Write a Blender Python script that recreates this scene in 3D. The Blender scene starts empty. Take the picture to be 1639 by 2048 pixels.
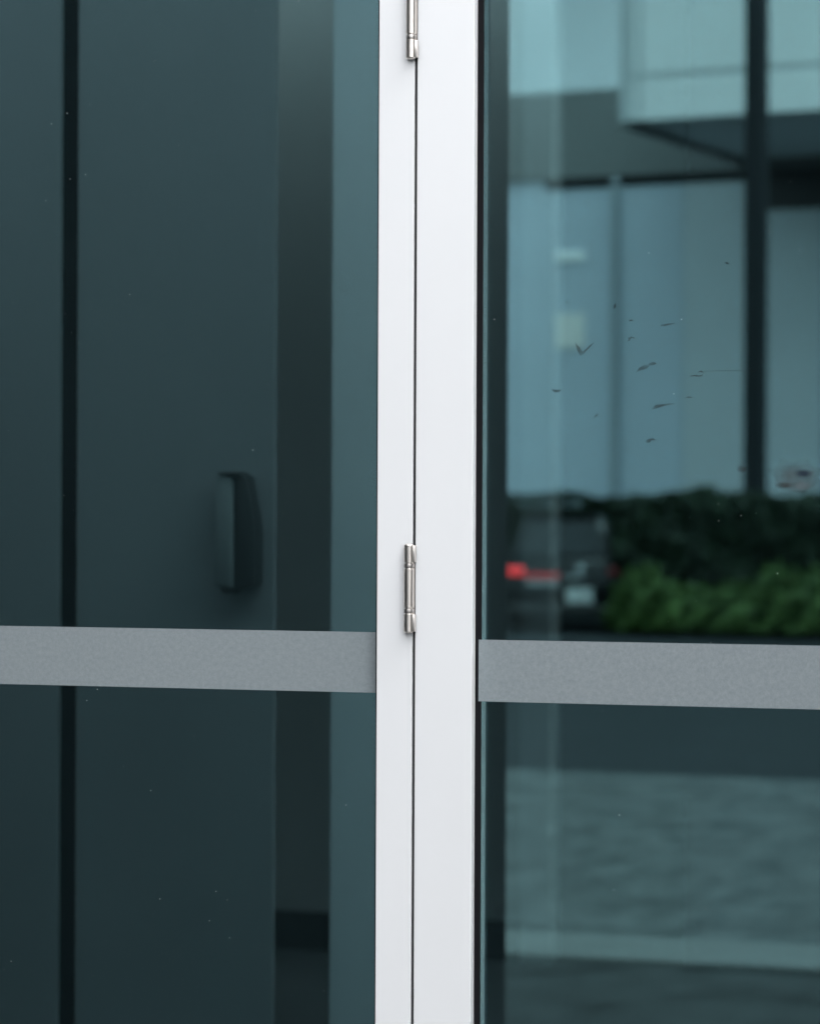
import bpy, bmesh, math, random
from mathutils import Vector, Matrix
R = math.radians
scn = bpy.context.scene
col = scn.collection

# ------------------------------------------------------------------ camera
cam_d = bpy.data.cameras.new('camera')
cam_d.sensor_fit = 'HORIZONTAL'
cam_d.sensor_width = 24.0
cam_d.lens = 85.0
cam_d.clip_start = 0.05
cam_d.clip_end = 3000.0
cam = bpy.data.objects.new('camera', cam_d)
col.objects.link(cam)
CAM = Vector((1.0687, -3.4143, 1.6))
YAW, PITCH, ROLL = R(17.465), R(0.0154), R(0.2404)
cam.matrix_world = (Matrix.Translation(CAM) @ Matrix.Rotation(YAW, 4, 'Z')
                    @ Matrix.Rotation(R(90) + PITCH, 4, 'X') @ Matrix.Rotation(ROLL, 4, 'Z'))
cam_d.dof.use_dof = True
cam_d.dof.focus_distance = 3.57
cam_d.dof.aperture_fstop = 4.7
scn.camera = cam

# ------------------------------------------------------------------ sky, sun, exposure
SUN_EL, SUN_AZ = 58.0, 72.0            # azimuth clockwise from +Y
world = bpy.data.worlds.new('World')
scn.world = world
world.use_nodes = True
wn = world.node_tree
wn.nodes.clear()
sky = wn.nodes.new('ShaderNodeTexSky')
sky.sky_type = 'NISHITA'
sky.sun_disc = False
sky.sun_elevation = R(SUN_EL)
sky.sun_rotation = R(SUN_AZ)
sky.air_density = 1.0
sky.dust_density = 4.0
sky.ozone_density = 0.6
bgn = wn.nodes.new('ShaderNodeBackground')
bgn.inputs['Strength'].default_value = 0.15
won = wn.nodes.new('ShaderNodeOutputWorld')
hs = wn.nodes.new('ShaderNodeHueSaturation')      # thin overcast: the sky's blue is mostly washed out
hs.inputs['Saturation'].default_value = 0.09
wn.links.new(sky.outputs[0], hs.inputs['Color'])
wn.links.new(hs.outputs[0], bgn.inputs[0])
wn.links.new(bgn.outputs[0], won.inputs[0])

sun_d = bpy.data.lights.new('sun', 'SUN')
sun_d.energy = 0.6
sun_d.angle = R(35)
sun_d.color = (1.0, 0.965, 0.92)
sun = bpy.data.objects.new('sun', sun_d)
col.objects.link(sun)
sd = Vector((math.sin(R(SUN_AZ)) * math.cos(R(SUN_EL)), math.cos(R(SUN_AZ)) * math.cos(R(SUN_EL)), math.sin(R(SUN_EL))))
sun.rotation_euler = sd.to_track_quat('Z', 'Y').to_euler()
sun.location = sd * 30

scn.view_settings.view_transform = 'Standard'
scn.view_settings.look = 'None'
scn.view_settings.gamma = 1.0
scn.view_settings.use_curve_mapping = False
scn.view_settings.exposure = 2.78
scn.cycles.max_bounces = 12
scn.cycles.transparent_max_bounces = 16
scn.cycles.caustics_reflective = False
scn.cycles.caustics_refractive = False

# ------------------------------------------------------------------ helpers
def empty(name, loc=(0, 0, 0), rz=0.0):
    o = bpy.data.objects.new(name, None)
    o.empty_display_size = 0.1
    col.objects.link(o)
    o.location = loc
    o.rotation_euler = (0, 0, rz)
    return o

def tag(o, label, cat, group=None):
    o['label'] = label
    o['category'] = cat
    o['kind'] = 'thing'
    if group:
        o['group'] = group
    return o

class MB:
    """collects solids of ONE part"""
    def __init__(self):
        self.bm = bmesh.new()
    def box(self, x0, x1, y0, y1, z0, z1, bevel=0.0, seg=2):
        t = bmesh.new()
        bmesh.ops.create_cube(t, size=1.0)
        for v in t.verts:
            v.co = Vector(((x0 + x1) / 2 + v.co.x * (x1 - x0), (y0 + y1) / 2 + v.co.y * (y1 - y0), (z0 + z1) / 2 + v.co.z * (z1 - z0)))
        if bevel > 0:
            bmesh.ops.bevel(t, geom=t.edges[:], offset=bevel, segments=seg, affect='EDGES', profile=0.5)
        self._add(t)
        return self
    def prism(self, pts, axis, a, b, bevel=0.0):
        """polygon extruded along axis from a to b. axis 'y': pts=(x,z); 'x': pts=(y,z); 'z': pts=(x,y)"""
        t = bmesh.new()
        def mk(p, q):
            return {'y': (p[0], q, p[1]), 'x': (q, p[0], p[1]), 'z': (p[0], p[1], q)}[axis]
        va = [t.verts.new(mk(p, a)) for p in pts]
        vb = [t.verts.new(mk(p, b)) for p in pts]
        t.faces.new(va)
        t.faces.new(vb[::-1])
        n = len(pts)
        for i in range(n):
            t.faces.new((va[i], vb[i], vb[(i + 1) % n], va[(i + 1) % n]))
        bmesh.ops.recalc_face_normals(t, faces=t.faces[:])
        if bevel > 0:
            bmesh.ops.bevel(t, geom=t.edges[:], offset=bevel, segments=2, affect='EDGES', profile=0.5)
        self._add(t)
        return self
    def lathe(self, prof, cx, cy, seg=32, axis='z', cz=0.0):
        """prof: (radius, along)"""
        t = bmesh.new()
        rings = []
        for r, h in prof:
            ring = []
            for k in range(seg):
                a = 2 * math.pi * k / seg
                c, s = r * math.cos(a), r * math.sin(a)
                p = {'z': (cx + c, cy + s, h), 'x': (h, cy + c, cz + s), 'y': (cx + c, h, cz + s)}[axis]
                ring.append(t.verts.new(p))
            rings.append(ring)
        for i in range(len(rings) - 1):
            for k in range(seg):
                t.faces.new((rings[i][k], rings[i][(k + 1) % seg], rings[i + 1][(k + 1) % seg], rings[i + 1][k]))
        t.faces.new(rings[0][::-1])
        t.faces.new(rings[-1])
        bmesh.ops.recalc_face_normals(t, faces=t.faces[:])
        self._add(t)
        return self
    def _add(self, t):
        me = bpy.data.meshes.new('tmp')
        t.to_mesh(me)
        t.free()
        self.bm.from_mesh(me)
        bpy.data.meshes.remove(me)
    def build(self, name, mat, parent=None, smooth=False):
        me = bpy.data.meshes.new(name)
        self.bm.to_mesh(me)
        self.bm.free()
        me.materials.append(mat)
        if smooth:
            me.shade_smooth()
            me.set_sharp_from_angle(angle=R(35))
        o = bpy.data.objects.new(name, me)
        col.objects.link(o)
        o.parent = parent
        return o

def raw(name, verts, faces, mat, parent=None):
    me = bpy.data.meshes.new(name)
    me.from_pydata(verts, [], faces)
    me.update()
    me.materials.append(mat)
    o = bpy.data.objects.new(name, me)
    col.objects.link(o)
    o.parent = parent
    return o

# ------------------------------------------------------------------ materials
def new_mat(name):
    m = bpy.data.materials.new(name)
    m.use_nodes = True
    return m, m.node_tree.nodes, m.node_tree.links, m.node_tree.nodes['Principled BSDF']

def surf(name, c, rough=0.6, metal=0.0, var=0.0, vscale=4.0, bump=0.0, bscale=200.0, spec=0.5, stretch=None, c2=None, detail=5.0, nr=0.6):
    """plain surface with a little mottling and fine relief"""
    m, n, l, p = new_mat(name)
    p.inputs['Base Color'].default_value = (*c, 1)
    p.inputs['Roughness'].default_value = rough
    p.inputs['Metallic'].default_value = metal
    p.inputs['Specular IOR Level'].default_value = spec
    tc = n.new('ShaderNodeTexCoord')
    src = tc.outputs['Object']
    if stretch:
        mp = n.new('ShaderNodeMapping')
        mp.inputs['Scale'].default_value = stretch
        l.new(src, mp.inputs[0])
        src = mp.outputs[0]
    if var > 0 or c2:
        no = n.new('ShaderNodeTexNoise')
        no.inputs['Scale'].default_value = vscale
        no.inputs['Detail'].default_value = detail
        no.inputs['Roughness'].default_value = nr
        l.new(src, no.inputs['Vector'])
        rp = n.new('ShaderNodeValToRGB')
        a = tuple(max(0, x * (1 - var)) for x in c)
        b = c2 if c2 else tuple(min(1, x * (1 + var)) for x in c)
        rp.color_ramp.elements[0].position = 0.3
        rp.color_ramp.elements[1].position = 0.7
        rp.color_ramp.elements[0].color = (*a, 1)
        rp.color_ramp.elements[1].color = (*b, 1)
        l.new(no.outputs[0], rp.inputs[0])
        l.new(rp.outputs[0], p.inputs['Base Color'])
    if bump > 0:
        nb = n.new('ShaderNodeTexNoise')
        nb.inputs['Scale'].default_value = bscale
        nb.inputs['Detail'].default_value = 3.0
        l.new(src, nb.inputs['Vector'])
        bp = n.new('ShaderNodeBump')
        bp.inputs['Strength'].default_value = bump
        bp.inputs['Distance'].default_value = 0.002
        l.new(nb.outputs[0], bp.inputs['Height'])
        l.new(bp.outputs[0], p.inputs['Normal'])
    return m

def glass_mat(name, r0, tint, gloss):
    """tinted coated sheet: mirror share by the Schlick curve, the rest passes tinted"""
    m, n, l, p = new_mat(name)
    n.remove(p)
    out = n['Material Output']
    lw = n.new('ShaderNodeLayerWeight')
    lw.inputs['Blend'].default_value = 0.5
    pw = n.new('ShaderNodeMath'); pw.operation = 'POWER'; pw.inputs[1].default_value = 5.0
    l.new(lw.outputs['Facing'], pw.inputs[0])
    mu = n.new('ShaderNodeMath'); mu.operation = 'MULTIPLY_ADD'
    mu.inputs[1].default_value = 1 - r0; mu.inputs[2].default_value = r0
    l.new(pw.outputs[0], mu.inputs[0])
    tr = n.new('ShaderNodeBsdfTransparent'); tr.inputs[0].default_value = (*tint, 1)
    gl = n.new('ShaderNodeBsdfGlossy'); gl.inputs['Color'].default_value = (*gloss, 1); gl.inputs['Roughness'].default_value = 0.0
    mx = n.new('ShaderNodeMixShader')
    l.new(mu.outputs[0], mx.inputs[0]); l.new(tr.outputs[0], mx.inputs[1]); l.new(gl.outputs[0], mx.inputs[2])
    l.new(mx.outputs[0], out.inputs[0])
    return m

def veil_mat(name, c, opacity, noise_scale=None, lo=0.4, hi=0.6, rough=0.8, rim=(0.25, 0.95)):
    """thin deposit or film: diffuse over clear, optionally broken up by noise"""
    m, n, l, p = new_mat(name)
    out = n['Material Output']
    p.inputs['Base Color'].default_value = (*c, 1)
    p.inputs['Roughness'].default_value = rough
    p.inputs['Specular IOR Level'].default_value = 0.2
    tr = n.new('ShaderNodeBsdfTransparent')
    mx = n.new('ShaderNodeMixShader')
    mx.inputs[0].default_value = opacity
    if noise_scale:
        tc = n.new('ShaderNodeTexCoord')
        no = n.new('ShaderNodeTexNoise'); no.inputs['Scale'].default_value = noise_scale; no.inputs['Detail'].default_value = 6
        l.new(tc.outputs['Object'], no.inputs['Vector'])
        mr = n.new('ShaderNodeMapRange'); mr.inputs[1].default_value = lo; mr.inputs[2].default_value = hi
        mr.inputs[3].default_value = 0.0; mr.inputs[4].default_value = opacity
        l.new(no.outputs[0], mr.inputs[0])
        # thins out towards the rim of the deposit
        sb = n.new('ShaderNodeVectorMath'); sb.operation = 'SUBTRACT'; sb.inputs[1].default_value = (0.5, 0.5, 0.5)
        l.new(tc.outputs['Generated'], sb.inputs[0])
        ml = n.new('ShaderNodeVectorMath'); ml.operation = 'MULTIPLY'; ml.inputs[1].default_value = (2, 0, 2)
        l.new(sb.outputs[0], ml.inputs[0])
        ln = n.new('ShaderNodeVectorMath'); ln.operation = 'LENGTH'
        l.new(ml.outputs[0], ln.inputs[0])
        m2 = n.new('ShaderNodeMapRange'); m2.interpolation_type = 'SMOOTHSTEP'
        m2.inputs[1].default_value = rim[0]; m2.inputs[2].default_value = rim[1]; m2.inputs[3].default_value = 1.0; m2.inputs[4].default_value = 0.0
        l.new(ln.outputs['Value'], m2.inputs[0])
        mm = n.new('ShaderNodeMath'); mm.operation = 'MULTIPLY'
        l.new(mr.outputs[0], mm.inputs[0]); l.new(m2.outputs[0], mm.inputs[1])
        l.new(mm.outputs[0], mx.inputs[0])
    l.new(tr.outputs[0], mx.inputs[1]); l.new(p.outputs[0], mx.inputs[2]); l.new(mx.outputs[0], out.inputs[0])
    return m

def emit_mat(name, c, strength, base=(0.3, 0.01, 0.01)):
    m, n, l, p = new_mat(name)
    p.inputs['Base Color'].default_value = (*base, 1)
    p.inputs['Emission Color'].default_value = (*c, 1)
    p.inputs['Emission Strength'].default_value = strength
    return m

def film_mat():
    m, n, l, p = new_mat('frosted_film')
    out = n['Material Output']
    tc = n.new('ShaderNodeTexCoord')
    n1 = n.new('ShaderNodeTexNoise'); n1.inputs['Scale'].default_value = 620; n1.inputs['Detail'].default_value = 4
    n2 = n.new('ShaderNodeTexNoise'); n2.inputs['Scale'].default_value = 190; n2.inputs['Detail'].default_value = 5
    l.new(tc.outputs['Object'], n1.inputs['Vector']); l.new(tc.outputs['Object'], n2.inputs['Vector'])
    ad = n.new('ShaderNodeMath'); ad.operation = 'ADD'
    l.new(n1.outputs[0], ad.inputs[0]); l.new(n2.outputs[0], ad.inputs[1])
    mr = n.new('ShaderNodeMapRange'); mr.inputs[1].default_value = 0.6; mr.inputs[2].default_value = 1.4
    l.new(ad.outputs[0], mr.inputs[0])
    rp = n.new('ShaderNodeValToRGB')
    rp.color_ramp.elements[0].color = (*FILM_A, 1); rp.color_ramp.elements[1].color = (*FILM_B, 1)
    l.new(mr.outputs[0], rp.inputs[0])
    df = n.new('ShaderNodeBsdfDiffuse'); l.new(rp.outputs[0], df.inputs[0])
    tr = n.new('ShaderNodeBsdfTransparent')
    mx = n.new('ShaderNodeMixShader'); mx.inputs[0].default_value = 0.84
    l.new(tr.outputs[0], mx.inputs[1]); l.new(df.outputs[0], mx.inputs[2]); l.new(mx.outputs[0], out.inputs[0])
    n.remove(p)
    return m

def leaf_mat(name, dark, light, scale=9.0):
    m, n, l, p = new_mat(name)
    tc = n.new('ShaderNodeTexCoord')
    no = n.new('ShaderNodeTexNoise'); no.inputs['Scale'].default_value = scale; no.inputs['Detail'].default_value = 4
    l.new(tc.outputs['Object'], no.inputs['Vector'])
    rp = n.new('ShaderNodeValToRGB')
    rp.color_ramp.elements[0].position = 0.35; rp.color_ramp.elements[1].position = 0.68
    rp.color_ramp.elements[0].color = (*dark, 1); rp.color_ramp.elements[1].color = (*light, 1)
    l.new(no.outputs[0], rp.inputs[0]); l.new(rp.outputs[0], p.inputs['Base Color'])
    p.inputs['Roughness'].default_value = 0.6
    p.inputs['Specular IOR Level'].default_value = 0.25
    return m

FILM_A, FILM_B = (0.237, 0.275, 0.291), (0.318, 0.360, 0.378)
M = {}
M['white'] = surf('white_powder_coat', (0.80, 0.81, 0.82), 0.38, bump=0.05, bscale=900, var=0.01, vscale=3)
M['rubber'] = surf('black_rubber', (0.006, 0.0065, 0.008), 0.7, spec=0.12, bump=0.15, bscale=500)
M['gap'] = surf('dark_weatherstrip', (0.015, 0.016, 0.018), 0.7)
M['steel'] = surf('brushed_stainless', (0.74, 0.69, 0.645), 0.31, 1.0, var=0.08, vscale=60, stretch=(1, 1, 0.06), bump=0.06, bscale=400)
M['steel_ring'] = surf('worn_steel_washer', (0.50, 0.47, 0.45), 0.34, 1.0, var=0.3, vscale=300)
M['glass'] = glass_mat('tinted_glass', 0.175, (0.445, 0.575, 0.595), (0.56, 0.95, 1.0))
M['film'] = film_mat()
M['smear'] = veil_mat('dried_smear', (0.03, 0.035, 0.035), 0.26, 160, 0.2, 0.6, rim=(0.35, 1.35))
M['haze_mark'] = veil_mat('greasy_haze', (0.10, 0.13, 0.14), 0.42, 40, 0.3, 0.7)
M['blue_mark'] = veil_mat('dark_blue_residue', (0.02, 0.03, 0.055), 0.45, 70, 0.2, 0.5)
M['pale_mark'] = veil_mat('pale_residue', (0.14, 0.185, 0.20), 0.4, 70, 0.25, 0.6)
M['grey_mark'] = veil_mat('grey_residue', (0.05, 0.06, 0.06), 0.45, 90, 0.25, 0.6)
M['dust'] = surf('dust_specks', (0.55, 0.57, 0.57), 0.9)
M['wing'] = surf('charcoal_cladding', (0.010, 0.011, 0.012), 0.9, var=0.2, vscale=2, spec=0.0)
M['facade'] = surf('charcoal_render', (0.035, 0.036, 0.038), 0.8, var=0.05, vscale=2, bump=0.2, bscale=150)
M['panel_in'] = surf('blue_grey_board', (0.195, 0.208, 0.217), 0.6, var=0.04, vscale=1.5)
M['black_in'] = surf('black_backing', (0.01, 0.011, 0.012), 0.8, spec=0.1)
M['wall_in'] = surf('warm_grey_wall', (0.36, 0.35, 0.34), 0.85, var=0.04, vscale=1.2)
M['column_in'] = surf('pale_column_paint', (0.54, 0.58, 0.60), 0.7, var=0.03, vscale=2)
M['trim_in'] = surf('white_door_trim', (0.42, 0.43, 0.43), 0.5)
M['dark_in'] = surf('dim_corridor_paint', (0.014, 0.016, 0.018), 0.9, spec=0.1)
M['floor_in'] = surf('dark_floor_tile', (0.03, 0.031, 0.033), 0.6, var=0.2, vscale=5, spec=0.2)
M['ceil_in'] = surf('ceiling_paint', (0.5, 0.5, 0.5), 0.9)
M['plastic_black'] = surf('black_plastic', (0.012, 0.014, 0.015), 0.5)
M['plastic_grey'] = surf('grey_plastic', (0.15, 0.168, 0.172), 0.5)
M['paving'] = surf('dark_paving', (0.02, 0.0215, 0.022), 0.85, var=0.6, vscale=3.2, bump=0.4, bscale=60, spec=0.08)
M['apron'] = surf('weathered_concrete', (0.028, 0.031, 0.032), 0.85, c2=(0.084, 0.089, 0.09), var=0.1, vscale=1.0, bump=0.4, bscale=50, stretch=(5.0, 2.0, 1.0), spec=0.08, detail=12.0, nr=0.74)
M['kerb'] = surf('pale_concrete', (0.066, 0.069, 0.068), 0.85, var=0.12, vscale=3, bump=0.3, bscale=60)
M['asphalt'] = surf('asphalt', (0.014, 0.016, 0.018), 0.8, var=0.15, vscale=1.5, bump=0.4, bscale=90, spec=0.08)
M['ground'] = surf('bare_ground', (0.07, 0.07, 0.065), 0.95, var=0.2, vscale=0.4)
M['clad'] = surf('pale_blue_cladding', (0.45, 0.51, 0.575), 0.25, var=0.04, vscale=0.7)
M['clad2'] = surf('pale_grey_cladding', (0.47, 0.505, 0.535), 0.3, var=0.04, vscale=0.7)
M['band'] = surf('mid_grey_fascia', (0.15, 0.156, 0.156), 0.6, var=0.05, vscale=1)
M['sky_pale'] = surf('pale_sky_screen', (0.42, 0.43, 0.44), 0.6, var=0.03, vscale=0.6)
M['fascia'] = surf('white_fascia', (0.70, 0.71, 0.71), 0.5, var=0.02, vscale=1)
M['joint'] = surf('fascia_joint', (0.42, 0.44, 0.45), 0.7)
M['soffit'] = surf('grey_soffit', (0.66, 0.67, 0.67), 0.8, var=0.05, vscale=1)
M['dark_steel'] = surf('dark_steel', (0.010, 0.012, 0.014), 0.7, spec=0.15)
M['shade_black'] = surf('painted_canopy_shade', (0.006, 0.007, 0.008), 0.35, spec=0.3)
M['pipe'] = surf('grey_downpipe', (0.29, 0.33, 0.36), 0.7)
M['plate'] = surf('white_plate', (0.28, 0.29, 0.29), 0.5)
M['sign_bar'] = surf('pale_sign_bar', (0.85, 0.86, 0.86), 0.5)
M['notice'] = surf('beige_notice', (0.74, 0.725, 0.69), 0.6)
M['car_paint'] = surf('black_car_paint', (0.004, 0.005, 0.006), 0.3, spec=0.25)
M['car_glass'] = surf('car_window', (0.012, 0.014, 0.016), 0.10, spec=0.22)
M['car_trim'] = surf('silver_trim', (0.32, 0.33, 0.34), 0.45, 1.0)
M['tyre'] = surf('tyre_rubber', (0.015, 0.015, 0.016), 0.85)
M['rim'] = surf('alloy_rim', (0.45, 0.46, 0.47), 0.3, 1.0)
M['lamp_on'] = emit_mat('lit_tail_lamp', (1.0, 0.03, 0.035), 0.55)
M['lamp_off'] = emit_mat('red_lens', (1.0, 0.03, 0.04), 0.0, (0.16, 0.006, 0.008))
M['bar_glow'] = emit_mat('red_bar_added_glow', (1.0, 0.03, 0.04), 0.12, (0.2, 0.006, 0.008))  # slight glow added to keep the red reflector bar visible
M['hedge'] = leaf_mat('hedge_leaves', (0.006, 0.012, 0.007), (0.014, 0.029, 0.013), 3.0)
M['shrub'] = leaf_mat('shrub_leaves', (0.022, 0.047, 0.011), (0.052, 0.095, 0.020), 3.5)
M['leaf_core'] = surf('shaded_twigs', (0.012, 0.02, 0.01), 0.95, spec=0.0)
M['bark'] = surf('bark', (0.06, 0.045, 0.03), 0.9)

# ------------------------------------------------------------------ ground outdoors
def sheet(name, x0, x1, y0, y1, z, mat, kind='structure'):
    o = raw(name, [(x0, y0, z), (x1, y0, z), (x1, y1, z), (x0, y1, z)], [(0, 1, 2, 3)], mat)
    o['kind'] = kind
    return o

sheet('ground', -900, 900, -900, 900, -0.03, M['ground'])
o = sheet('paving', -40, 40, -6.70, -0.06, -0.004, M['paving'])
k = MB().box(-40, 40, -7.25, -6.70, -0.1, 0.012, 0.01).build('kerb', M['kerb']); k['kind'] = 'structure'
ap = raw('concrete_apron', [(-40, -16.4, 0), (40, -11.3, 0), (40, -7.25, 0), (-40, -7.25, 0)], [(0, 1, 2, 3)], M['apron'])
ap['kind'] = 'structure'
sheet('road', -60, 60, -60, -7.25, -0.006, M['asphalt'])

# ------------------------------------------------------------------ own building: shell
tag(MB().box(-3.6, -0.80, -3.30, 0.14, -0.02, 3.2).build('side_wall', M['wing']),
    'charcoal side wall of the entrance, mirrored as the dark edge of the right pane', 'wall')
tag(MB().box(1.95, 5.2, -1.45, -0.021, -0.02, 3.6).build('side_wall', M['wing']),
    'added charcoal wall, out of view right of the entrance, shading the frame edge', 'wall')  # added unseen wall, darkens the side faces of the door frame
fw = MB()
fw.box(-0.80, 6.2, -0.02, 0.15, 2.56, 3.05)
fw.box(0.9435, 6.2, -0.02, 0.15, -0.02, 2.56)
tag(fw.build('front_wall', M['facade']), 'charcoal rendered front wall above and beside the glazed entrance', 'wall')

# interior
fl = MB().box(-6.5, 6.2, 0.10, 13.0, -0.08, 0.0).build('floor', M['floor_in']); fl['kind'] = 'structure'
CZ = 3.55
CL = 2.90                                  # ceiling lowered and roof slots added, unseen, to light the walls from above
cl = MB()
SX0, SX1 = -3.6, 2.2
for zc, ya, yb, slot in ((CL, 0.15, 2.2, (0.40, 1.68)), (CZ, 2.2, 13.0, (5.95, 6.57))):
    cl.box(-6.5, SX0, ya, yb, zc, zc + 0.1)
    cl.box(SX1, 6.2, ya, yb, zc, zc + 0.1)
    cl.box(SX0, SX1, ya, slot[0], zc, zc + 0.1)
    cl.box(SX0, SX1, slot[1], yb, zc, zc + 0.1)
cl.box(-6.5, 6.2, 2.1, 2.199, CL + 0.1, CZ + 0.1)
cl = cl.build('ceiling', M['ceil_in']); cl['kind'] = 'structure'

BY = 6.59
w = empty('far_wall', (0, 0, 0))
MB().box(-6.5, -1.657, BY, BY + 0.12, 0, CZ).build('wall_face', M['wall_in'], w)
MB().box(-6.5, -1.659, BY - 0.016, BY - 0.001, 0.001, 0.142, 0.002).build('skirting', M['black_in'], w)
tag(w, 'warm grey back wall with a black skirting, seen through the left pane', 'wall')
t = MB().box(-1.656, -1.546, BY - 0.03, BY + 0.12, 0.001, CZ, 0.003).build('door_jamb', M['trim_in'])
tag(t, 'pale upright door jamb indoors, showing faintly through the right pane', 'door jamb')
rw = MB().box(-1.066, 6.2, BY, BY + 0.12, 0, CZ).build('right_wall', M['dark_in'])
tag(rw, 'dim indoor wall to the right of the pale door jamb', 'wall')
lw = MB()
lw.box(-6.5, -6.4, 0.35, 13.0, 0, CZ); lw.box(6.1, 6.2, 0.15, 13.0, 0, CZ); lw.box(-6.4, 6.1, 12.9, 13.0, 0, CZ)
tag(lw.build('room_walls', M['dark_in']), 'dim outer walls closing the dark room behind the doorway', 'wall')

# partition of two boards with a black shadow gap
pt = empty('partition', (-1.6, 1.75, 0))
def at_part(mb, name, mat, parent):
    o = mb.build(name, mat, parent)
    o.data.transform(Matrix.Translation((1.6, -1.75, 0)))
    return o
at_part(MB().box(-2.6, -1.2465, 1.70, 1.712, 0, 2.88, 0.001), 'board', M['panel_in'], pt)
at_part(MB().box(-1.2095, -0.807, 1.70, 1.712, 0, 2.88, 0.001), 'board', M['panel_in'], pt)
at_part(MB().box(-2.6, -0.835, 1.7135, 1.735, 0, 2.875), 'backing', M['black_in'], pt)
tag(pt, 'blue-grey board partition with one black vertical gap behind the left pane', 'partition')

# dispenser on the partition
dp = empty('wall_dispenser', (-0.875, 1.70, 1.46))
def at_dp(mb, name, mat):
    o = mb.build(name, mat, dp, smooth=True)
    o.data.transform(Matrix.Translation((0.875, -1.70, -1.46)))
    return o
at_dp(MB().prism([(-0.871, 1.455), (-0.829, 1.463), (-0.8275, 1.56), (-0.833, 1.60), (-0.8475, 1.668), (-0.86, 1.672), (-0.871, 1.664)], 'y', 1.655, 1.699, 0.003), 'body', M['plastic_black'])
at_dp(MB().prism([(-0.909, 1.464), (-0.8725, 1.458), (-0.8725, 1.664), (-0.905, 1.668)], 'y', 1.648, 1.699, 0.004), 'cover', M['plastic_grey'])
at_dp(MB().box(-0.900, -0.858, 1.645, 1.699, 1.669, 1.675, 0.001), 'lid', M['plastic_black'])
at_dp(MB().prism([(-0.905, 1.462), (-0.873, 1.456), (-0.873, 1.448), (-0.893, 1.446)], 'y', 1.66, 1.699, 0.002), 'under_shadow', M['plastic_black'])  # black wedge painting the shadow below the cover
tag(dp, 'black and grey wall dispenser with a sloping side, behind the left pane', 'dispenser')

cp = MB().box(-0.111, 0.111, -0.15, 0.15, 0, CL - .002, 0.004).build('indoor_column', M['column_in'])
cp.location = (-0.602, 1.9, 0)
tag(cp, 'pale square column indoors, just behind the white door post', 'column')

# ------------------------------------------------------------------ sidelight and door
ZT = 2.36                     # underside of the heads
FY0, FY1 = -0.017, 0.045      # frame front and back faces
GY0, GY1 = 0.0005, 0.0085     # glass faces
ins = 0.012
def pane(name, x0, x1, z0, z1, parent):
    return MB().box(x0, x1, GY0, GY1, z0, z1).build(name, M['glass'], parent)
def gasket(x0, x1, z0, z1, parent, wd=0.0058):
    """four rubber strips round the daylight opening, outside face"""
    g = MB()
    y0, y1 = -0.0035, 0.0002
    g.box(x0, x0 + wd, y0, y1, z0, z1, 0.0006); g.box(x1 - wd, x1, y0, y1, z0, z1, 0.0006)
    g.box(x0 + wd, x1 - wd, y0, y1, z0, z0 + wd, 0.0006); g.box(x0 + wd, x1 - wd, y0, y1, z1 - wd, z1, 0.0006)
    return g.build('gasket', M['rubber'], parent)

def specks(name, x0, x1, z0, z1, n, seed, parent):
    rnd = random.Random(seed)
    vs, fs = [], []
    for i in range(n):
        x, z = rnd.uniform(x0, x1), rnd.uniform(z0, z1)
        s = rnd.choice([0.00015, 0.0002, 0.0002, 0.00025, 0.0003, 0.0005])
        b = len(vs)
        k = 6
        for j in range(k):
            a = j * 2 * math.pi / k + rnd.random()
            r = s * rnd.uniform(0.6, 1.2)
            vs.append((x + r * math.cos(a) * 1.3, GY0 - 0.0004, z + r * math.sin(a)))
        vs.append((x, GY0 - 0.0008, z))
        for j in range(k):
            fs.append((b + j, b + (j + 1) % k, b + k))
    o = raw(name, vs, fs, M['dust'], parent)
    o['kind'] = 'stuff'
    return o

sl = empty('glazed_sidelight', (0, 0, 0))
SLX0, SLX1 = -0.745, -0.0424           # daylight opening
MB().box(-0.0424, 0.0031, FY0, FY1, 0.0, 2.48, 0.0006).build('mullion', M['white'], sl)
MB().box(-0.799, SLX0, FY0, FY1, 0.0, 2.48, 0.0012).build('jamb', M['white'], sl)
MB().box(SLX0 + .0005, SLX1 - .0005, FY0 + .001, FY1, ZT, 2.48, 0.0012).build('head', M['white'], sl)
MB().box(SLX0 + .0005, SLX1 - .0005, FY0 + .001, FY1, 0.0, 0.12, 0.0012).build('sill', M['white'], sl)
slg = pane('glass', SLX0 - .01, SLX1 + .01, 0.11, ZT + .01, sl)
gasket(SLX0, SLX1, 0.12, ZT, sl)
MB().box(SLX0 + .0062, SLX1 - 0.004, -0.0003, 0.0003, 1.3769, 1.4519).build('frosted_band', M['film'], sl)
specks('dust', -0.56, -0.05, 0.95, 2.24, 150, 3, slg)
MB().box(0.0033, 0.0067, -0.0135, 0.040, 0.0, 2.48).build('weatherstrip', M['gap'], sl)
tag(sl, 'fixed glass side panel with a dark interior, left of the hinged post', 'side panel')

dr = empty('glass_door', (0, 0, 0))
DX0, DX1 = 0.0798, 0.865
MB().box(0.0069, DX0, FY0, FY1, 0.012, 2.478, 0.0008).build('hinge_stile', M['white'], dr)
MB().box(DX1, 0.940, FY0, FY1, 0.012, 2.478, 0.0012).build('lock_stile', M['white'], dr)
MB().box(DX0 + .0005, DX1 - .0005, FY0 + .001, FY1, ZT, 2.478, 0.0012).build('top_rail', M['white'], dr)
MB().box(DX0 + .0005, DX1 - .0005, FY0 + .001, FY1, 0.012, 0.17, 0.0012).build('bottom_rail', M['white'], dr)
drg = pane('glass', DX0 - .01, DX1 + .01, 0.16, ZT + .01, dr)
gasket(DX0, DX1, 0.17, ZT, dr, 0.0075)
MB().box(DX0 + .0046, DX1 - 0.008, -0.0042, -0.0036, 1.3698, 1.4452).build('frosted_band', M['film'], dr)
specks('dust', 0.09, 0.51, 0.98, 2.21, 55, 8, drg)
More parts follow.
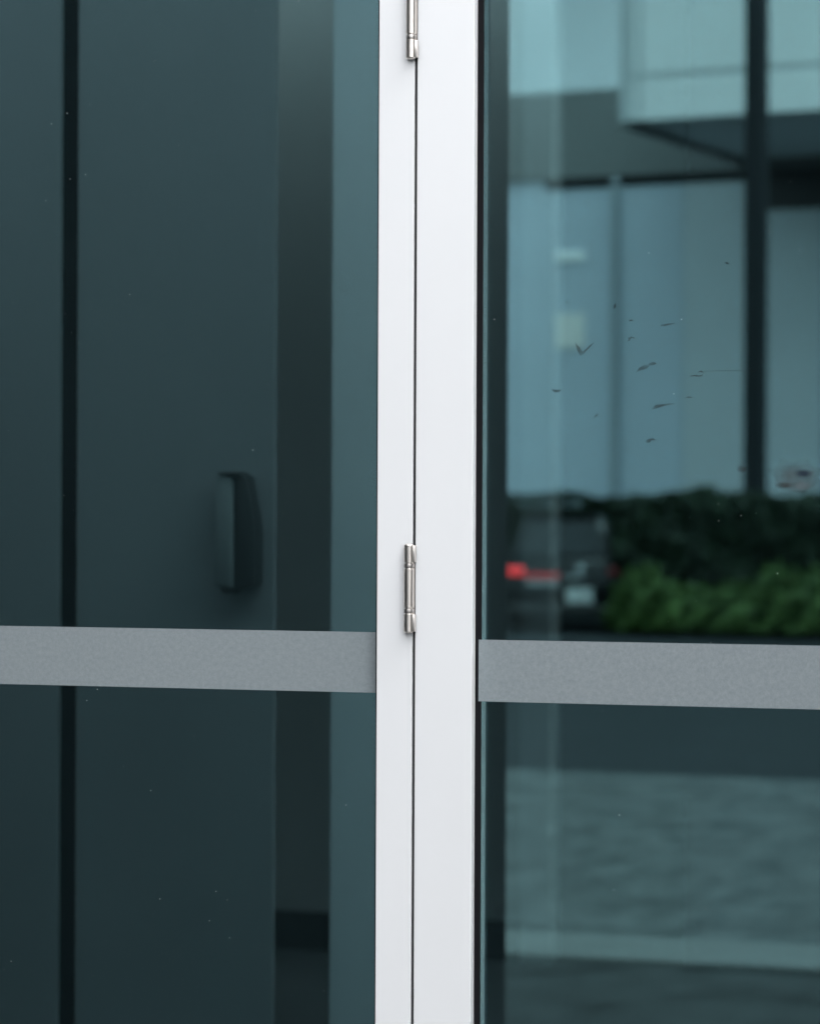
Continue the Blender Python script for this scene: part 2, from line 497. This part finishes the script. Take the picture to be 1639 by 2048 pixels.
hd = MB()
hd.lathe([(0.012, 0.85), (0.0125, 0.86), (0.0125, 1.34), (0.012, 1.35)], 0.902, -0.065, 20)
hd.box(0.897, 0.907, -0.060, -0.0175, 0.90, 0.91, 0.001); hd.box(0.897, 0.907, -0.060, -0.0175, 1.28, 1.29, 0.001)
hd.build('pull_handle', M['steel'], dr, smooth=True)
tag(dr, 'white framed glass door mirroring the street, right of the hinged post', 'door')

# hinges (parts of the door)
def hinge(z0):
    """z0: underside of the barrel"""
    cx, cy, r = 0.0002, -0.0215, 0.0063
    h = MB()
    h.lathe([(0.0048, z0 + .001), (0.0048, z0 + .1055)], cx, cy, 24)                       # pin
    for a, b in ((z0 + .0005, z0 + .0215), (z0 + .0855, z0 + .1060)):                      # leaf tongues towards the door stile
        h.box(cx + .002, cx + .0085, cy - .0032, cy + .0040, a, b, 0.0004)
    h.box(0.0034, 0.0066, cy + .002, -0.0138, z0 + .001, z0 + .106)                           # leaves folded into the gap
    base = h.build('hinge', M['steel'], dr, smooth=True)
    def kn(a, b, capa=False, capb=False):
        p = []
        if capa:
            p += [(r * .45, a - .0016), (r * .80, a - .0010), (r * .90, a - .0004), (r * .94, a + .0001)]
        p += [(r - .0003, a + .0002), (r, a + .0005), (r, b - .0005), (r - .0003, b - .0002)]
        if capb:
            p += [(r * .94, b - .0001), (r * .90, b + .0004), (r * .80, b + .0010), (r * .45, b + .0016)]
        MB().lathe(p, cx, cy, 40).build('knuckle', M['steel'], base, smooth=True)
    kn(z0, z0 + .0222, capa=True)
    kn(z0 + .0294, z0 + .0776)
    kn(z0 + .0847, z0 + .1066, capb=True)
    for a in (z0 + .0229, z0 + .0783):
        MB().lathe([(r * .80, a + .0001), (r * .80, a + .0005), (r * .96, a + .0006), (r * .975, a + .0010), (r * .975, a + .0046), (r * .96, a + .0050), (r * .80, a + .0051), (r * .80, a + .0055)], cx, cy, 40).build('washer', M['steel_ring'], base, smooth=True)
    return base
h1 = hinge(1.4540)
h1['label'] = 'stainless barrel hinge at the middle of the post'
h2 = hinge(2.1575)
h2['label'] = 'stainless barrel hinge cut off by the top of the picture'

# dried marks on the door glass
def mark(pts, mat, name='smear', y=0.0):
    """thin flat deposit on the outer face; pts (x,z) outline"""
    return MB().prism(pts, 'y', GY0 - 0.0004 - y, GY0 - 0.0002 - y).build(name, mat, drg)
def stroke(path, widths, name='smear'):
    L, Rr = [], []
    for i, (x, z) in enumerate(path):
        a = path[max(0, i - 1)]; b = path[min(len(path) - 1, i + 1)]
        d = Vector((b[0] - a[0], b[1] - a[1])).normalized()
        w_ = widths[i] / 2
        L.append((x - d.y * w_, z + d.x * w_)); Rr.append((x + d.y * w_, z - d.x * w_))
    return mark(L + Rr[::-1], M['smear'], name)
stroke([(0.2028, 1.8078), (0.2072, 1.7998), (0.2116, 1.7925)], [0.00089, 0.00417, 0.00536])
stroke([(0.2116, 1.7937), (0.2172, 1.7985), (0.2228, 1.8039), (0.2271, 1.8068)], [0.00357, 0.00208, 0.00179, 0.0006])
stroke([(0.2786, 1.7706), (0.2842, 1.7748), (0.2903, 1.7771), (0.2958, 1.7789)], [0.00119, 0.00357, 0.00536, 0.00119])
stroke([(0.294, 1.7795), (0.2989, 1.7806), (0.3038, 1.7812)], [0.00238, 0.00417, 0.00119])
stroke([(0.2985, 1.7259), (0.3034, 1.7289), (0.3095, 1.7301), (0.3181, 1.7318), (0.3272, 1.7329)], [0.00179, 0.00476, 0.00298, 0.00179, 0.0006])
stroke([(0.1731, 1.7511), (0.1781, 1.7486), (0.1825, 1.7486), (0.1862, 1.7504)], [0.00089, 0.00357, 0.00357, 0.00089])
stroke([(0.2907, 1.6869), (0.2944, 1.6875), (0.2986, 1.6899), (0.3054, 1.6881)], [0.00179, 0.00476, 0.00238, 0.0006])
stroke([(0.3085, 1.8261), (0.3134, 1.8267), (0.3183, 1.8278), (0.3268, 1.8289)], [0.00119, 0.00298, 0.00179, 0.0006])
stroke([(0.2686, 1.8075), (0.2704, 1.8111), (0.2729, 1.8128), (0.2778, 1.8116)], [0.00119, 0.00357, 0.00179, 0.0006])
stroke([(0.2691, 1.8328), (0.2728, 1.8333), (0.2747, 1.8333)], [0.00119, 0.00179, 0.00119])
stroke([(0.3442, 1.7651), (0.3503, 1.7657), (0.3564, 1.765), (0.3618, 1.7668)], [0.0006, 0.00149, 0.00179, 0.0006])
stroke([(0.3545, 1.7698), (0.3582, 1.771), (0.3618, 1.7685)], [0.0006, 0.00179, 0.0006])
stroke([(0.3861, 1.9007), (0.3891, 1.8994), (0.3915, 1.8988)], [0.0006, 0.00238, 0.00119])
stroke([(0.2263, 1.7155), (0.2287, 1.7179), (0.2325, 1.7203)], [0.0006, 0.00179, 0.0006])
stroke([(0.3394, 1.7394), (0.3437, 1.74), (0.3479, 1.7394)], [0.0006, 0.00149, 0.0006])
stroke([(0.2505, 1.8469), (0.2524, 1.8505), (0.253, 1.8541)], [0.00119, 0.00357, 0.00119])
stroke([(0.1908, 1.8565), (0.192, 1.857), (0.1939, 1.8564)], [0.0006, 0.00238, 0.0006])
stroke([(0.2661, 1.6761), (0.2673, 1.6773)], [0.00119, 0.00238])
stroke([(0.4653, 1.6301), (0.4736, 1.6277), (0.482, 1.6259), (0.4909, 1.6242)], [0.0006, 0.00119, 0.00119, 0.0006])
stroke([(0.3575, 1.771), (0.3939, 1.7712), (0.442, 1.7707)], [0.00048, 0.00048, 0.00036])
mark([(0.4987, 1.6437), (0.5058, 1.6349), (0.4989, 1.6277), (0.4864, 1.6262), (0.4779, 1.6216), (0.4672, 1.622), (0.4559, 1.6229), (0.4457, 1.6274), (0.4481, 1.6373), (0.4474, 1.6437), (0.4389, 1.6525), (0.4491, 1.6577), (0.455, 1.6653), (0.468, 1.6612), (0.4776, 1.6653), (0.4893, 1.6649), (0.4934, 1.6565), (0.507, 1.6528)], M['haze_mark'], 'smudge')
mark([(0.4716, 1.6348), (0.4708, 1.633), (0.4652, 1.6324), (0.4628, 1.6316), (0.4604, 1.6297), (0.456, 1.6299), (0.452, 1.6306), (0.4501, 1.6321), (0.447, 1.6332), (0.4462, 1.6348), (0.4471, 1.6364), (0.4507, 1.6373), (0.4526, 1.6386), (0.4562, 1.639), (0.4602, 1.6396), (0.4649, 1.6395), (0.4684, 1.6382), (0.469, 1.6364)], M['grey_mark'], 'smudge', .0003)
mark([(0.4929, 1.6484), (0.4938, 1.6467), (0.4909, 1.6453), (0.4884, 1.6438), (0.4842, 1.6432), (0.4801, 1.6443), (0.477, 1.6449), (0.471, 1.6447), (0.4714, 1.6469), (0.4708, 1.6484), (0.4677, 1.6505), (0.4725, 1.6516), (0.4748, 1.6534), (0.4797, 1.6533), (0.4842, 1.6537), (0.4872, 1.6521), (0.4919, 1.6518), (0.4954, 1.6504)], M['blue_mark'], 'smudge', .0003)
mark([(0.4948, 1.6336), (0.4931, 1.6317), (0.4924, 1.6295), (0.4875, 1.6286), (0.483, 1.6282), (0.4782, 1.6273), (0.4715, 1.6267), (0.4671, 1.6287), (0.4642, 1.631), (0.4668, 1.6336), (0.4656, 1.636), (0.4698, 1.6375), (0.4739, 1.6387), (0.4784, 1.6392), (0.4832, 1.6395), (0.4901, 1.6405), (0.4945, 1.6386), (0.4975, 1.6362)], M['pale_mark'], 'smudge', .0003)
mark([(0.4149, 1.6538), (0.4148, 1.6521), (0.4137, 1.6505), (0.412, 1.6491), (0.4095, 1.6489), (0.407, 1.6485), (0.4057, 1.6506), (0.4035, 1.6509), (0.4012, 1.6519), (0.4016, 1.6538), (0.4013, 1.6556), (0.4042, 1.6562), (0.4051, 1.6576), (0.4073, 1.6578), (0.4093, 1.6583), (0.4115, 1.6578), (0.4121, 1.6561), (0.4135, 1.6551)], M['grey_mark'], 'smudge')
hb = MB().box(-0.799, 0.9430, FY0 - .004, FY1, 2.484, 2.556, .0015).build('head_beam', M['white'])
tag(hb, 'white beam running over the glazed entrance', 'beam')

# ------------------------------------------------------------------ opposite building (seen mirrored in the door)
ob = empty('opposite_building', (-9.867, -42.417, 0), R(9))
BX0, BX1 = -30.0, 34.0
MB().box(BX0, BX1, -14, -0.06, -0.02, 8.4).build('core', M['clad2'], ob)
xs = [BX0 + 1.15 + 2.4 * i for i in range(-1, 30)]
xs = sorted(set([x for x in [BX0] + [1.15 - 2.3 * i for i in range(0, 14)] + [1.15 + 2.3 * i for i in range(1, 15)] + [BX1] if BX0 <= x <= BX1]))
for i in range(len(xs) - 1):
    a, b = xs[i], xs[i + 1]
    if a < 2.53 < b:                # the bay with the dark block painting canopy shade
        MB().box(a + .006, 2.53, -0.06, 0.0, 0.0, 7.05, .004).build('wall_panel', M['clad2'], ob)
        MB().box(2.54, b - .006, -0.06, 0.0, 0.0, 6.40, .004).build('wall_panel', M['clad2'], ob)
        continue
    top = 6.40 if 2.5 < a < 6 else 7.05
    MB().box(a + .006, b - .006, -0.06, 0.0, 0.0, top, .004).build('wall_panel', M['clad2'] if i % 3 == 2 else M['clad'], ob)
MB().box(2.54, 8.0, -0.059, -0.03, 6.41, 7.05).build('canopy_shade', M['shade_black'], ob)  # black block painting the shade under the canopy
# wall band under the roofline, with its ledge and shadow line
MB().box(BX0, BX1, -0.06, 0.02, 7.21, 8.50, .01).build('wall_band', M['band'], ob)
MB().box(BX0, BX1, -0.059, 0.07, 7.055, 7.20, .01).build('ledge', M['band'], ob)
MB().box(-1.25, 2.52, -0.055, 0.03, 6.90, 7.052, .01).build('shadow_strip', M['dark_steel'], ob)  # dark strip painting the shadow line below the ledge
MB().box(BX0, BX1, -13.5, -5.0, 8.4, 16.0).build('sky_screen', M['sky_pale'], ob)  # added block, its pale colour stands in for the bright low sky
# canopy with white fascia panels
cn = MB().box(2.20, BX1, 0.075, 4.94, 7.22, 7.36).build('canopy', M['soffit'], ob)
zs = [7.22, 7.845, 9.6]
fx = [2.092, 2.225] + [2.375 + 3.0 * i for i in range(0, 11)]
for zi in range(2):
    for i in range(len(fx) - 1):
        if i == 0:
            continue
        MB().box(fx[i] + .07, fx[i + 1] - .07 if i > 1 else fx[i + 1] - .005, 4.96, 5.0, zs[zi] + (.035 if zi else 0), zs[zi + 1] - .035, .004).build('fascia_panel', M['fascia'], cn)
MB().box(2.092, 33.0, 4.945, 4.985, 7.221, 9.6).build('fascia_backing', M['joint'], cn)
MB().box(2.092, 2.20, 0.075, 4.944, 7.221, 9.6).build('fascia_return', M['fascia'], cn)
# beam under the left edge of the soffit
MB().box(2.094, 2.24, 0.08, 4.943, 7.14, 7.218).build('edge_beam', M['band'], cn)
MB().box(-0.06, 0.06, 0.02, 0.10, 0.1, 7.05, .008).build('downpipe', M['pipe'], ob)
tag(ob, 'pale clad building with a deep white canopy, mirrored in the door glass', 'building')
def on_ob(x, y, z):
    c, s = math.cos(R(9)), math.sin(R(9))
    return (-9.867 + c * x - s * y, -42.417 + s * x + c * y, z)
sg = MB().box(-0.258, 0.258, 0, 0.03, -0.08, 0.08, .004).build('wall_plate', M['sign_bar'])
sg.location = on_ob(-0.803, 0.003, 5.805); sg.rotation_euler = (0, 0, R(9))
tag(sg, 'small pale bar fixed high on the opposite wall, above the beige square', 'sign')
sg = MB().box(-0.258, 0.258, 0, 0.03, -0.28, 0.28, .004).build('wall_notice', M['notice'])
sg.location = on_ob(-0.80, 0.003, 4.58); sg.rotation_euler = (0, 0, R(9))
tag(sg, 'small beige square notice on the opposite wall, mirrored in the door', 'sign')
po = empty('steel_pole', on_ob(4.53, 6.0, 0), R(9))
MB().box(-0.13, 0.13, -0.13, 0.13, 0.02, 12.0, .01).build('shaft', M['dark_steel'], po)
MB().box(-0.22, 0.22, -0.22, 0.22, 0.0, 0.02, .004).build('base_plate', M['dark_steel'], po)
tag(po, 'thick dark upright post in front of the canopy, mirrored at right', 'post')

# ------------------------------------------------------------------ planting
def leaves(name, n, shape, size, mat, parent, seed):
    rnd = random.Random(seed)
    vs, fs = [], []
    for i in range(n):
        p, nrm = shape(rnd)
        s = size * rnd.uniform(0.6, 1.3)
        d = Vector((rnd.gauss(0, 1), rnd.gauss(0, 1), rnd.gauss(0, 1))).normalized()
        nn = (Vector(nrm) * 0.9 + d * 0.9).normalized()
        t1 = nn.orthogonal().normalized()
        t1.rotate(Matrix.Rotation(rnd.uniform(0, 6.28), 3, nn))
        t2 = nn.cross(t1)
        P = Vector(p)
        b = len(vs)
        vs += [P - t1 * s, P + t2 * s * .45 + nn * s * .1, P + t1 * s, P - t2 * s * .45 + nn * s * .1]
        fs.append((b, b + 1, b + 2, b + 3))
    return raw(name, [tuple(v) for v in vs], fs, mat, parent)

def hedge(name, loc, x0, x1, y0, y1, h, n, seed, label, sprigs=()):
    hg = empty(name, loc, R(9))
    def shape(rnd):
        k = rnd.random()
        bulge = lambda a: 0.10 * math.sin(a * 2.3 + seed) + 0.07 * math.sin(a * 5.1 + 1)
        if k < 0.55:
            x, z = rnd.uniform(x0, x1), rnd.uniform(0.05, h)
            return (x, y1 + bulge(x + z * 1.7) * .8 + rnd.gauss(0, .05), z), (0, 1, 0.2)
        if k < 0.85:
            x, y = rnd.uniform(x0, x1), rnd.uniform(y0, y1)
            return (x, y, h + bulge(x * 1.3) * .35 + rnd.gauss(0, .03)), (0, 0.2, 1)
        s = rnd.choice((0, 1))
        return ((x1 if s else x0) + rnd.gauss(0, .05), rnd.uniform(y0, y1), rnd.uniform(.05, h)), (1 if s else -1, 0, 0.2)
    f = leaves('foliage', n, shape, 0.06, M['hedge'], hg, seed)
    f['kind'] = 'stuff'
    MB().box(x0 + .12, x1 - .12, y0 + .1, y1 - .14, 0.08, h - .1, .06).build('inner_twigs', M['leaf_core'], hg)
    for q, (sx, sh) in enumerate(sprigs):
        def sp(rnd, sx=sx, sh=sh):
            a = rnd.random()
            return (sx + rnd.gauss(0, .10), y1 - .2 + rnd.gauss(0, .08), h - .05 + a * sh), (0, 1, .5)
        f2 = leaves('sprig', 130, sp, 0.06, M['hedge'], hg, seed + 20 + q)
        f2['kind'] = 'stuff'
    for x in [x0 + .4 + i * 0.8 for i in range(int((x1 - x0) / 0.8))]:
        MB().lathe([(0.03, 0), (0.02, .5)], x, (y0 + y1) / 2, 8).build('stem', M['bark'], hg)
    tag(hg, label, 'hedge')
    return hg
B0 = (-9.867, -42.417, 0)
hedge('hedge', B0, 3.12, 9.5, 6.45, 7.5, 1.80, 16000, 1, 'dark clipped hedge to the right of the parked black car', [(4.35, .22), (4.15, .16), (5.0, .12)])
hedge('hedge', B0, -5.0, 2.6, 1.6, 2.5, 1.82, 12000, 2, 'dark clipped hedge behind the parked black car')
def shrub(u, off, rx, ry, h, seed, label):
    s = empty('shrub', on_ob(u, off, 0), R(9))
    def shape(rnd):
        a, b = rnd.uniform(0, 2 * math.pi), math.asin(rnd.uniform(-0.15, 1))
        k = 1 + .20 * math.sin(3 * a + seed) * math.cos(4 * b + seed) + .16 * math.sin(7 * b + 5 * a) - abs(rnd.gauss(0, .16))
        n_ = (math.cos(a) * math.cos(b), math.sin(a) * math.cos(b), math.sin(b))
        return (rx * k * n_[0], ry * k * n_[1], .12 + (h - .12) * max(0, k * n_[2] + .08)), n_
    f = leaves('foliage', 2600, shape, 0.06, M['shrub'], s, seed)
    f['kind'] = 'stuff'
    st = MB()
    for i in range(4):
        st.lathe([(.02, 0), (.012, h * .7)], .1 * math.cos(i * 1.6), .1 * math.sin(i * 1.6), 7)
    st.build('stem', M['bark'], s)
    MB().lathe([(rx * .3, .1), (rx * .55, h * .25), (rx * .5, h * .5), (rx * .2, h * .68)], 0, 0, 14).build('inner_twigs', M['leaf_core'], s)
    tag(s, label, 'shrub', 'bright shrubs at the foot of the hedge')
for u_, o_, rx_, h_, sd_, lb_ in (
        (3.66, 8.00, .40, .76, 5, 'bright green low shrub right beside the parked black car'),
        (4.08, 8.10, .44, .62, 6, 'second bright green low shrub from the parked car'),
        (4.50, 7.95, .40, .52, 7, 'lowest bright green shrub, third from the parked car'),
        (5.02, 8.10, .46, .60, 11, 'fourth bright green low shrub from the parked car'),
        (5.55, 8.00, .44, .80, 12, 'tall bright green shrub, fifth from the parked car'),
        (6.10, 8.10, .48, .74, 13, 'bright green low shrub cut by the right edge of the mirrored hedge')):
    shrub(u_, o_, rx_, .42, h_, sd_, lb_)

# ------------------------------------------------------------------ parked car
car = empty('parked_car', (-8.66, -34.42, 0), R(-13))
car.scale = (1.08, 1.0, 1.0)
# local: x across, rear at y=0, nose at y=-3.5
side = [(-.02, .34), (0.0, .62), (-.03, .92), (-.08, 1.0), (-2.45, .98), (-3.30, .86), (-3.48, .66), (-3.48, .36), (-3.38, .26), (-.12, .26)]
b = MB().prism(side, 'x', -.70, .70, .09)
body = b.build('body', M['car_paint'], car, smooth=True)
# cabin, narrower at the roof
def cabin():
    t = bmesh.new()
    low = [(-.69, -.05, .97), (.69, -.05, .97), (.69, -2.55, .96), (-.69, -2.55, .96)]
    up = [(-.50, -.32, 1.56), (.50, -.32, 1.56), (.50, -1.75, 1.58), (-.50, -1.75, 1.58)]
    vl = [t.verts.new(p) for p in low]; vu = [t.verts.new(p) for p in up]
    t.faces.new(vl); t.faces.new(vu)
    for i in range(4):
        t.faces.new((vl[i], vl[(i + 1) % 4], vu[(i + 1) % 4], vu[i]))
    bmesh.ops.recalc_face_normals(t, faces=t.faces[:])
    bmesh.ops.bevel(t, geom=t.edges[:], offset=.11, segments=4, affect='EDGES', profile=.5)
    m = MB(); m._add(t)
    return m
cabin().build('cabin', M['car_paint'], car, smooth=True)
def quad_panel(name, pts, mat, off, parent=car):
    """thin panel with thickness along its normal"""
    P = [Vector(p) for p in pts]
    nrm = (P[1] - P[0]).cross(P[2] - P[0]).normalized()
    vs = [tuple(p + nrm * off) for p in P] + [tuple(p - nrm * .01) for p in P]
    n = len(P)
    fs = [tuple(range(n)), tuple(range(2 * n - 1, n - 1, -1))] + [(i, i + n, (i + 1) % n + n, (i + 1) % n) for i in range(n)]
    return raw(name, vs, fs, mat, parent)
def lerp(a, b, t): return tuple(a[i] + (b[i] - a[i]) * t for i in range(3))
rl, rr, ru, rv = (-.69, -.05, .97), (.69, -.05, .97), (.50, -.32, 1.56), (-.50, -.32, 1.56)
def on_rear(u, v): return lerp(lerp(rl, rr, u), lerp(rv, ru, u), v)
quad_panel('rear_window', [on_rear(.90, .12), on_rear(.10, .12), on_rear(.12, .84), on_rear(.88, .84)], M['car_glass'], .006)
for s in (-1, 1):
    a = [(s * .69, -.25, .97), (s * .69, -2.3, .97), (s * .52, -1.75, 1.50), (s * .52, -.45, 1.50)]
    if s < 0: a = a[::-1]
    quad_panel('side_window', a, M['car_glass'], .006)
MB().box(-.42, .42, -.42, -.27, 1.56, 1.60, .012).build('spoiler', M['car_paint'], car)
MB().box(-.71, -.50, -.10, .025, .765, .885, .02).build('tail_light', M['lamp_on'], car, smooth=True)
MB().box(.54, .70, -.10, .022, .78, .88, .02).build('tail_light', M['lamp_off'], car, smooth=True)
MB().box(-.495, -.06, -.06, .020, .72, .80, .01).build('reflector_bar', M['bar_glow'], car)
MB().box(-.48, -.08, -.06, .022, .625, .69, .01).build('trim_bar', M['car_trim'], car)
MB().box(.02, .36, -.03, .024, .39, .60, .006).build('number_plate', M['plate'], car)
MB().box(.0, .24, -.03, .022, .72, .77, .01).build('boot_handle', M['car_trim'], car)
MB().lathe([(.055, -.02), (.055, .022), (.045, .026)], .20, 0, 24, axis='y', cz=.86).build('badge', M['car_trim'], car, smooth=True)
MB().box(-.69, .69, -.12, .045, .27, .37, .02).build('bumper', M['tyre'], car)
for x in (-.60, .60):
    for y in (-.62, -2.85):
        wh = MB().lathe([(.20, x - .09), (.29, x - .085), (.305, x - .05), (.305, x + .05), (.29, x + .085), (.20, x + .09)], 0, y, 28, axis='x', cz=.305).build('wheel', M['tyre'], car, smooth=True)
        sgn = 1 if x > 0 else -1
        MB().lathe([(.19, x + sgn * .07), (.19, x + sgn * .095), (.04, x + sgn * .10)], 0, y, 24, axis='x', cz=.305).build('rim', M['rim'], wh, smooth=True)
for s in (-1, 1):
    MB().box(min(s * .70, s * .86), max(s * .70, s * .86), -2.30, -2.20, .98, 1.10, .02).build('mirror', M['car_paint'], car)
tag(car, 'small black car with one lit red tail lamp, parked by the hedge', 'car')
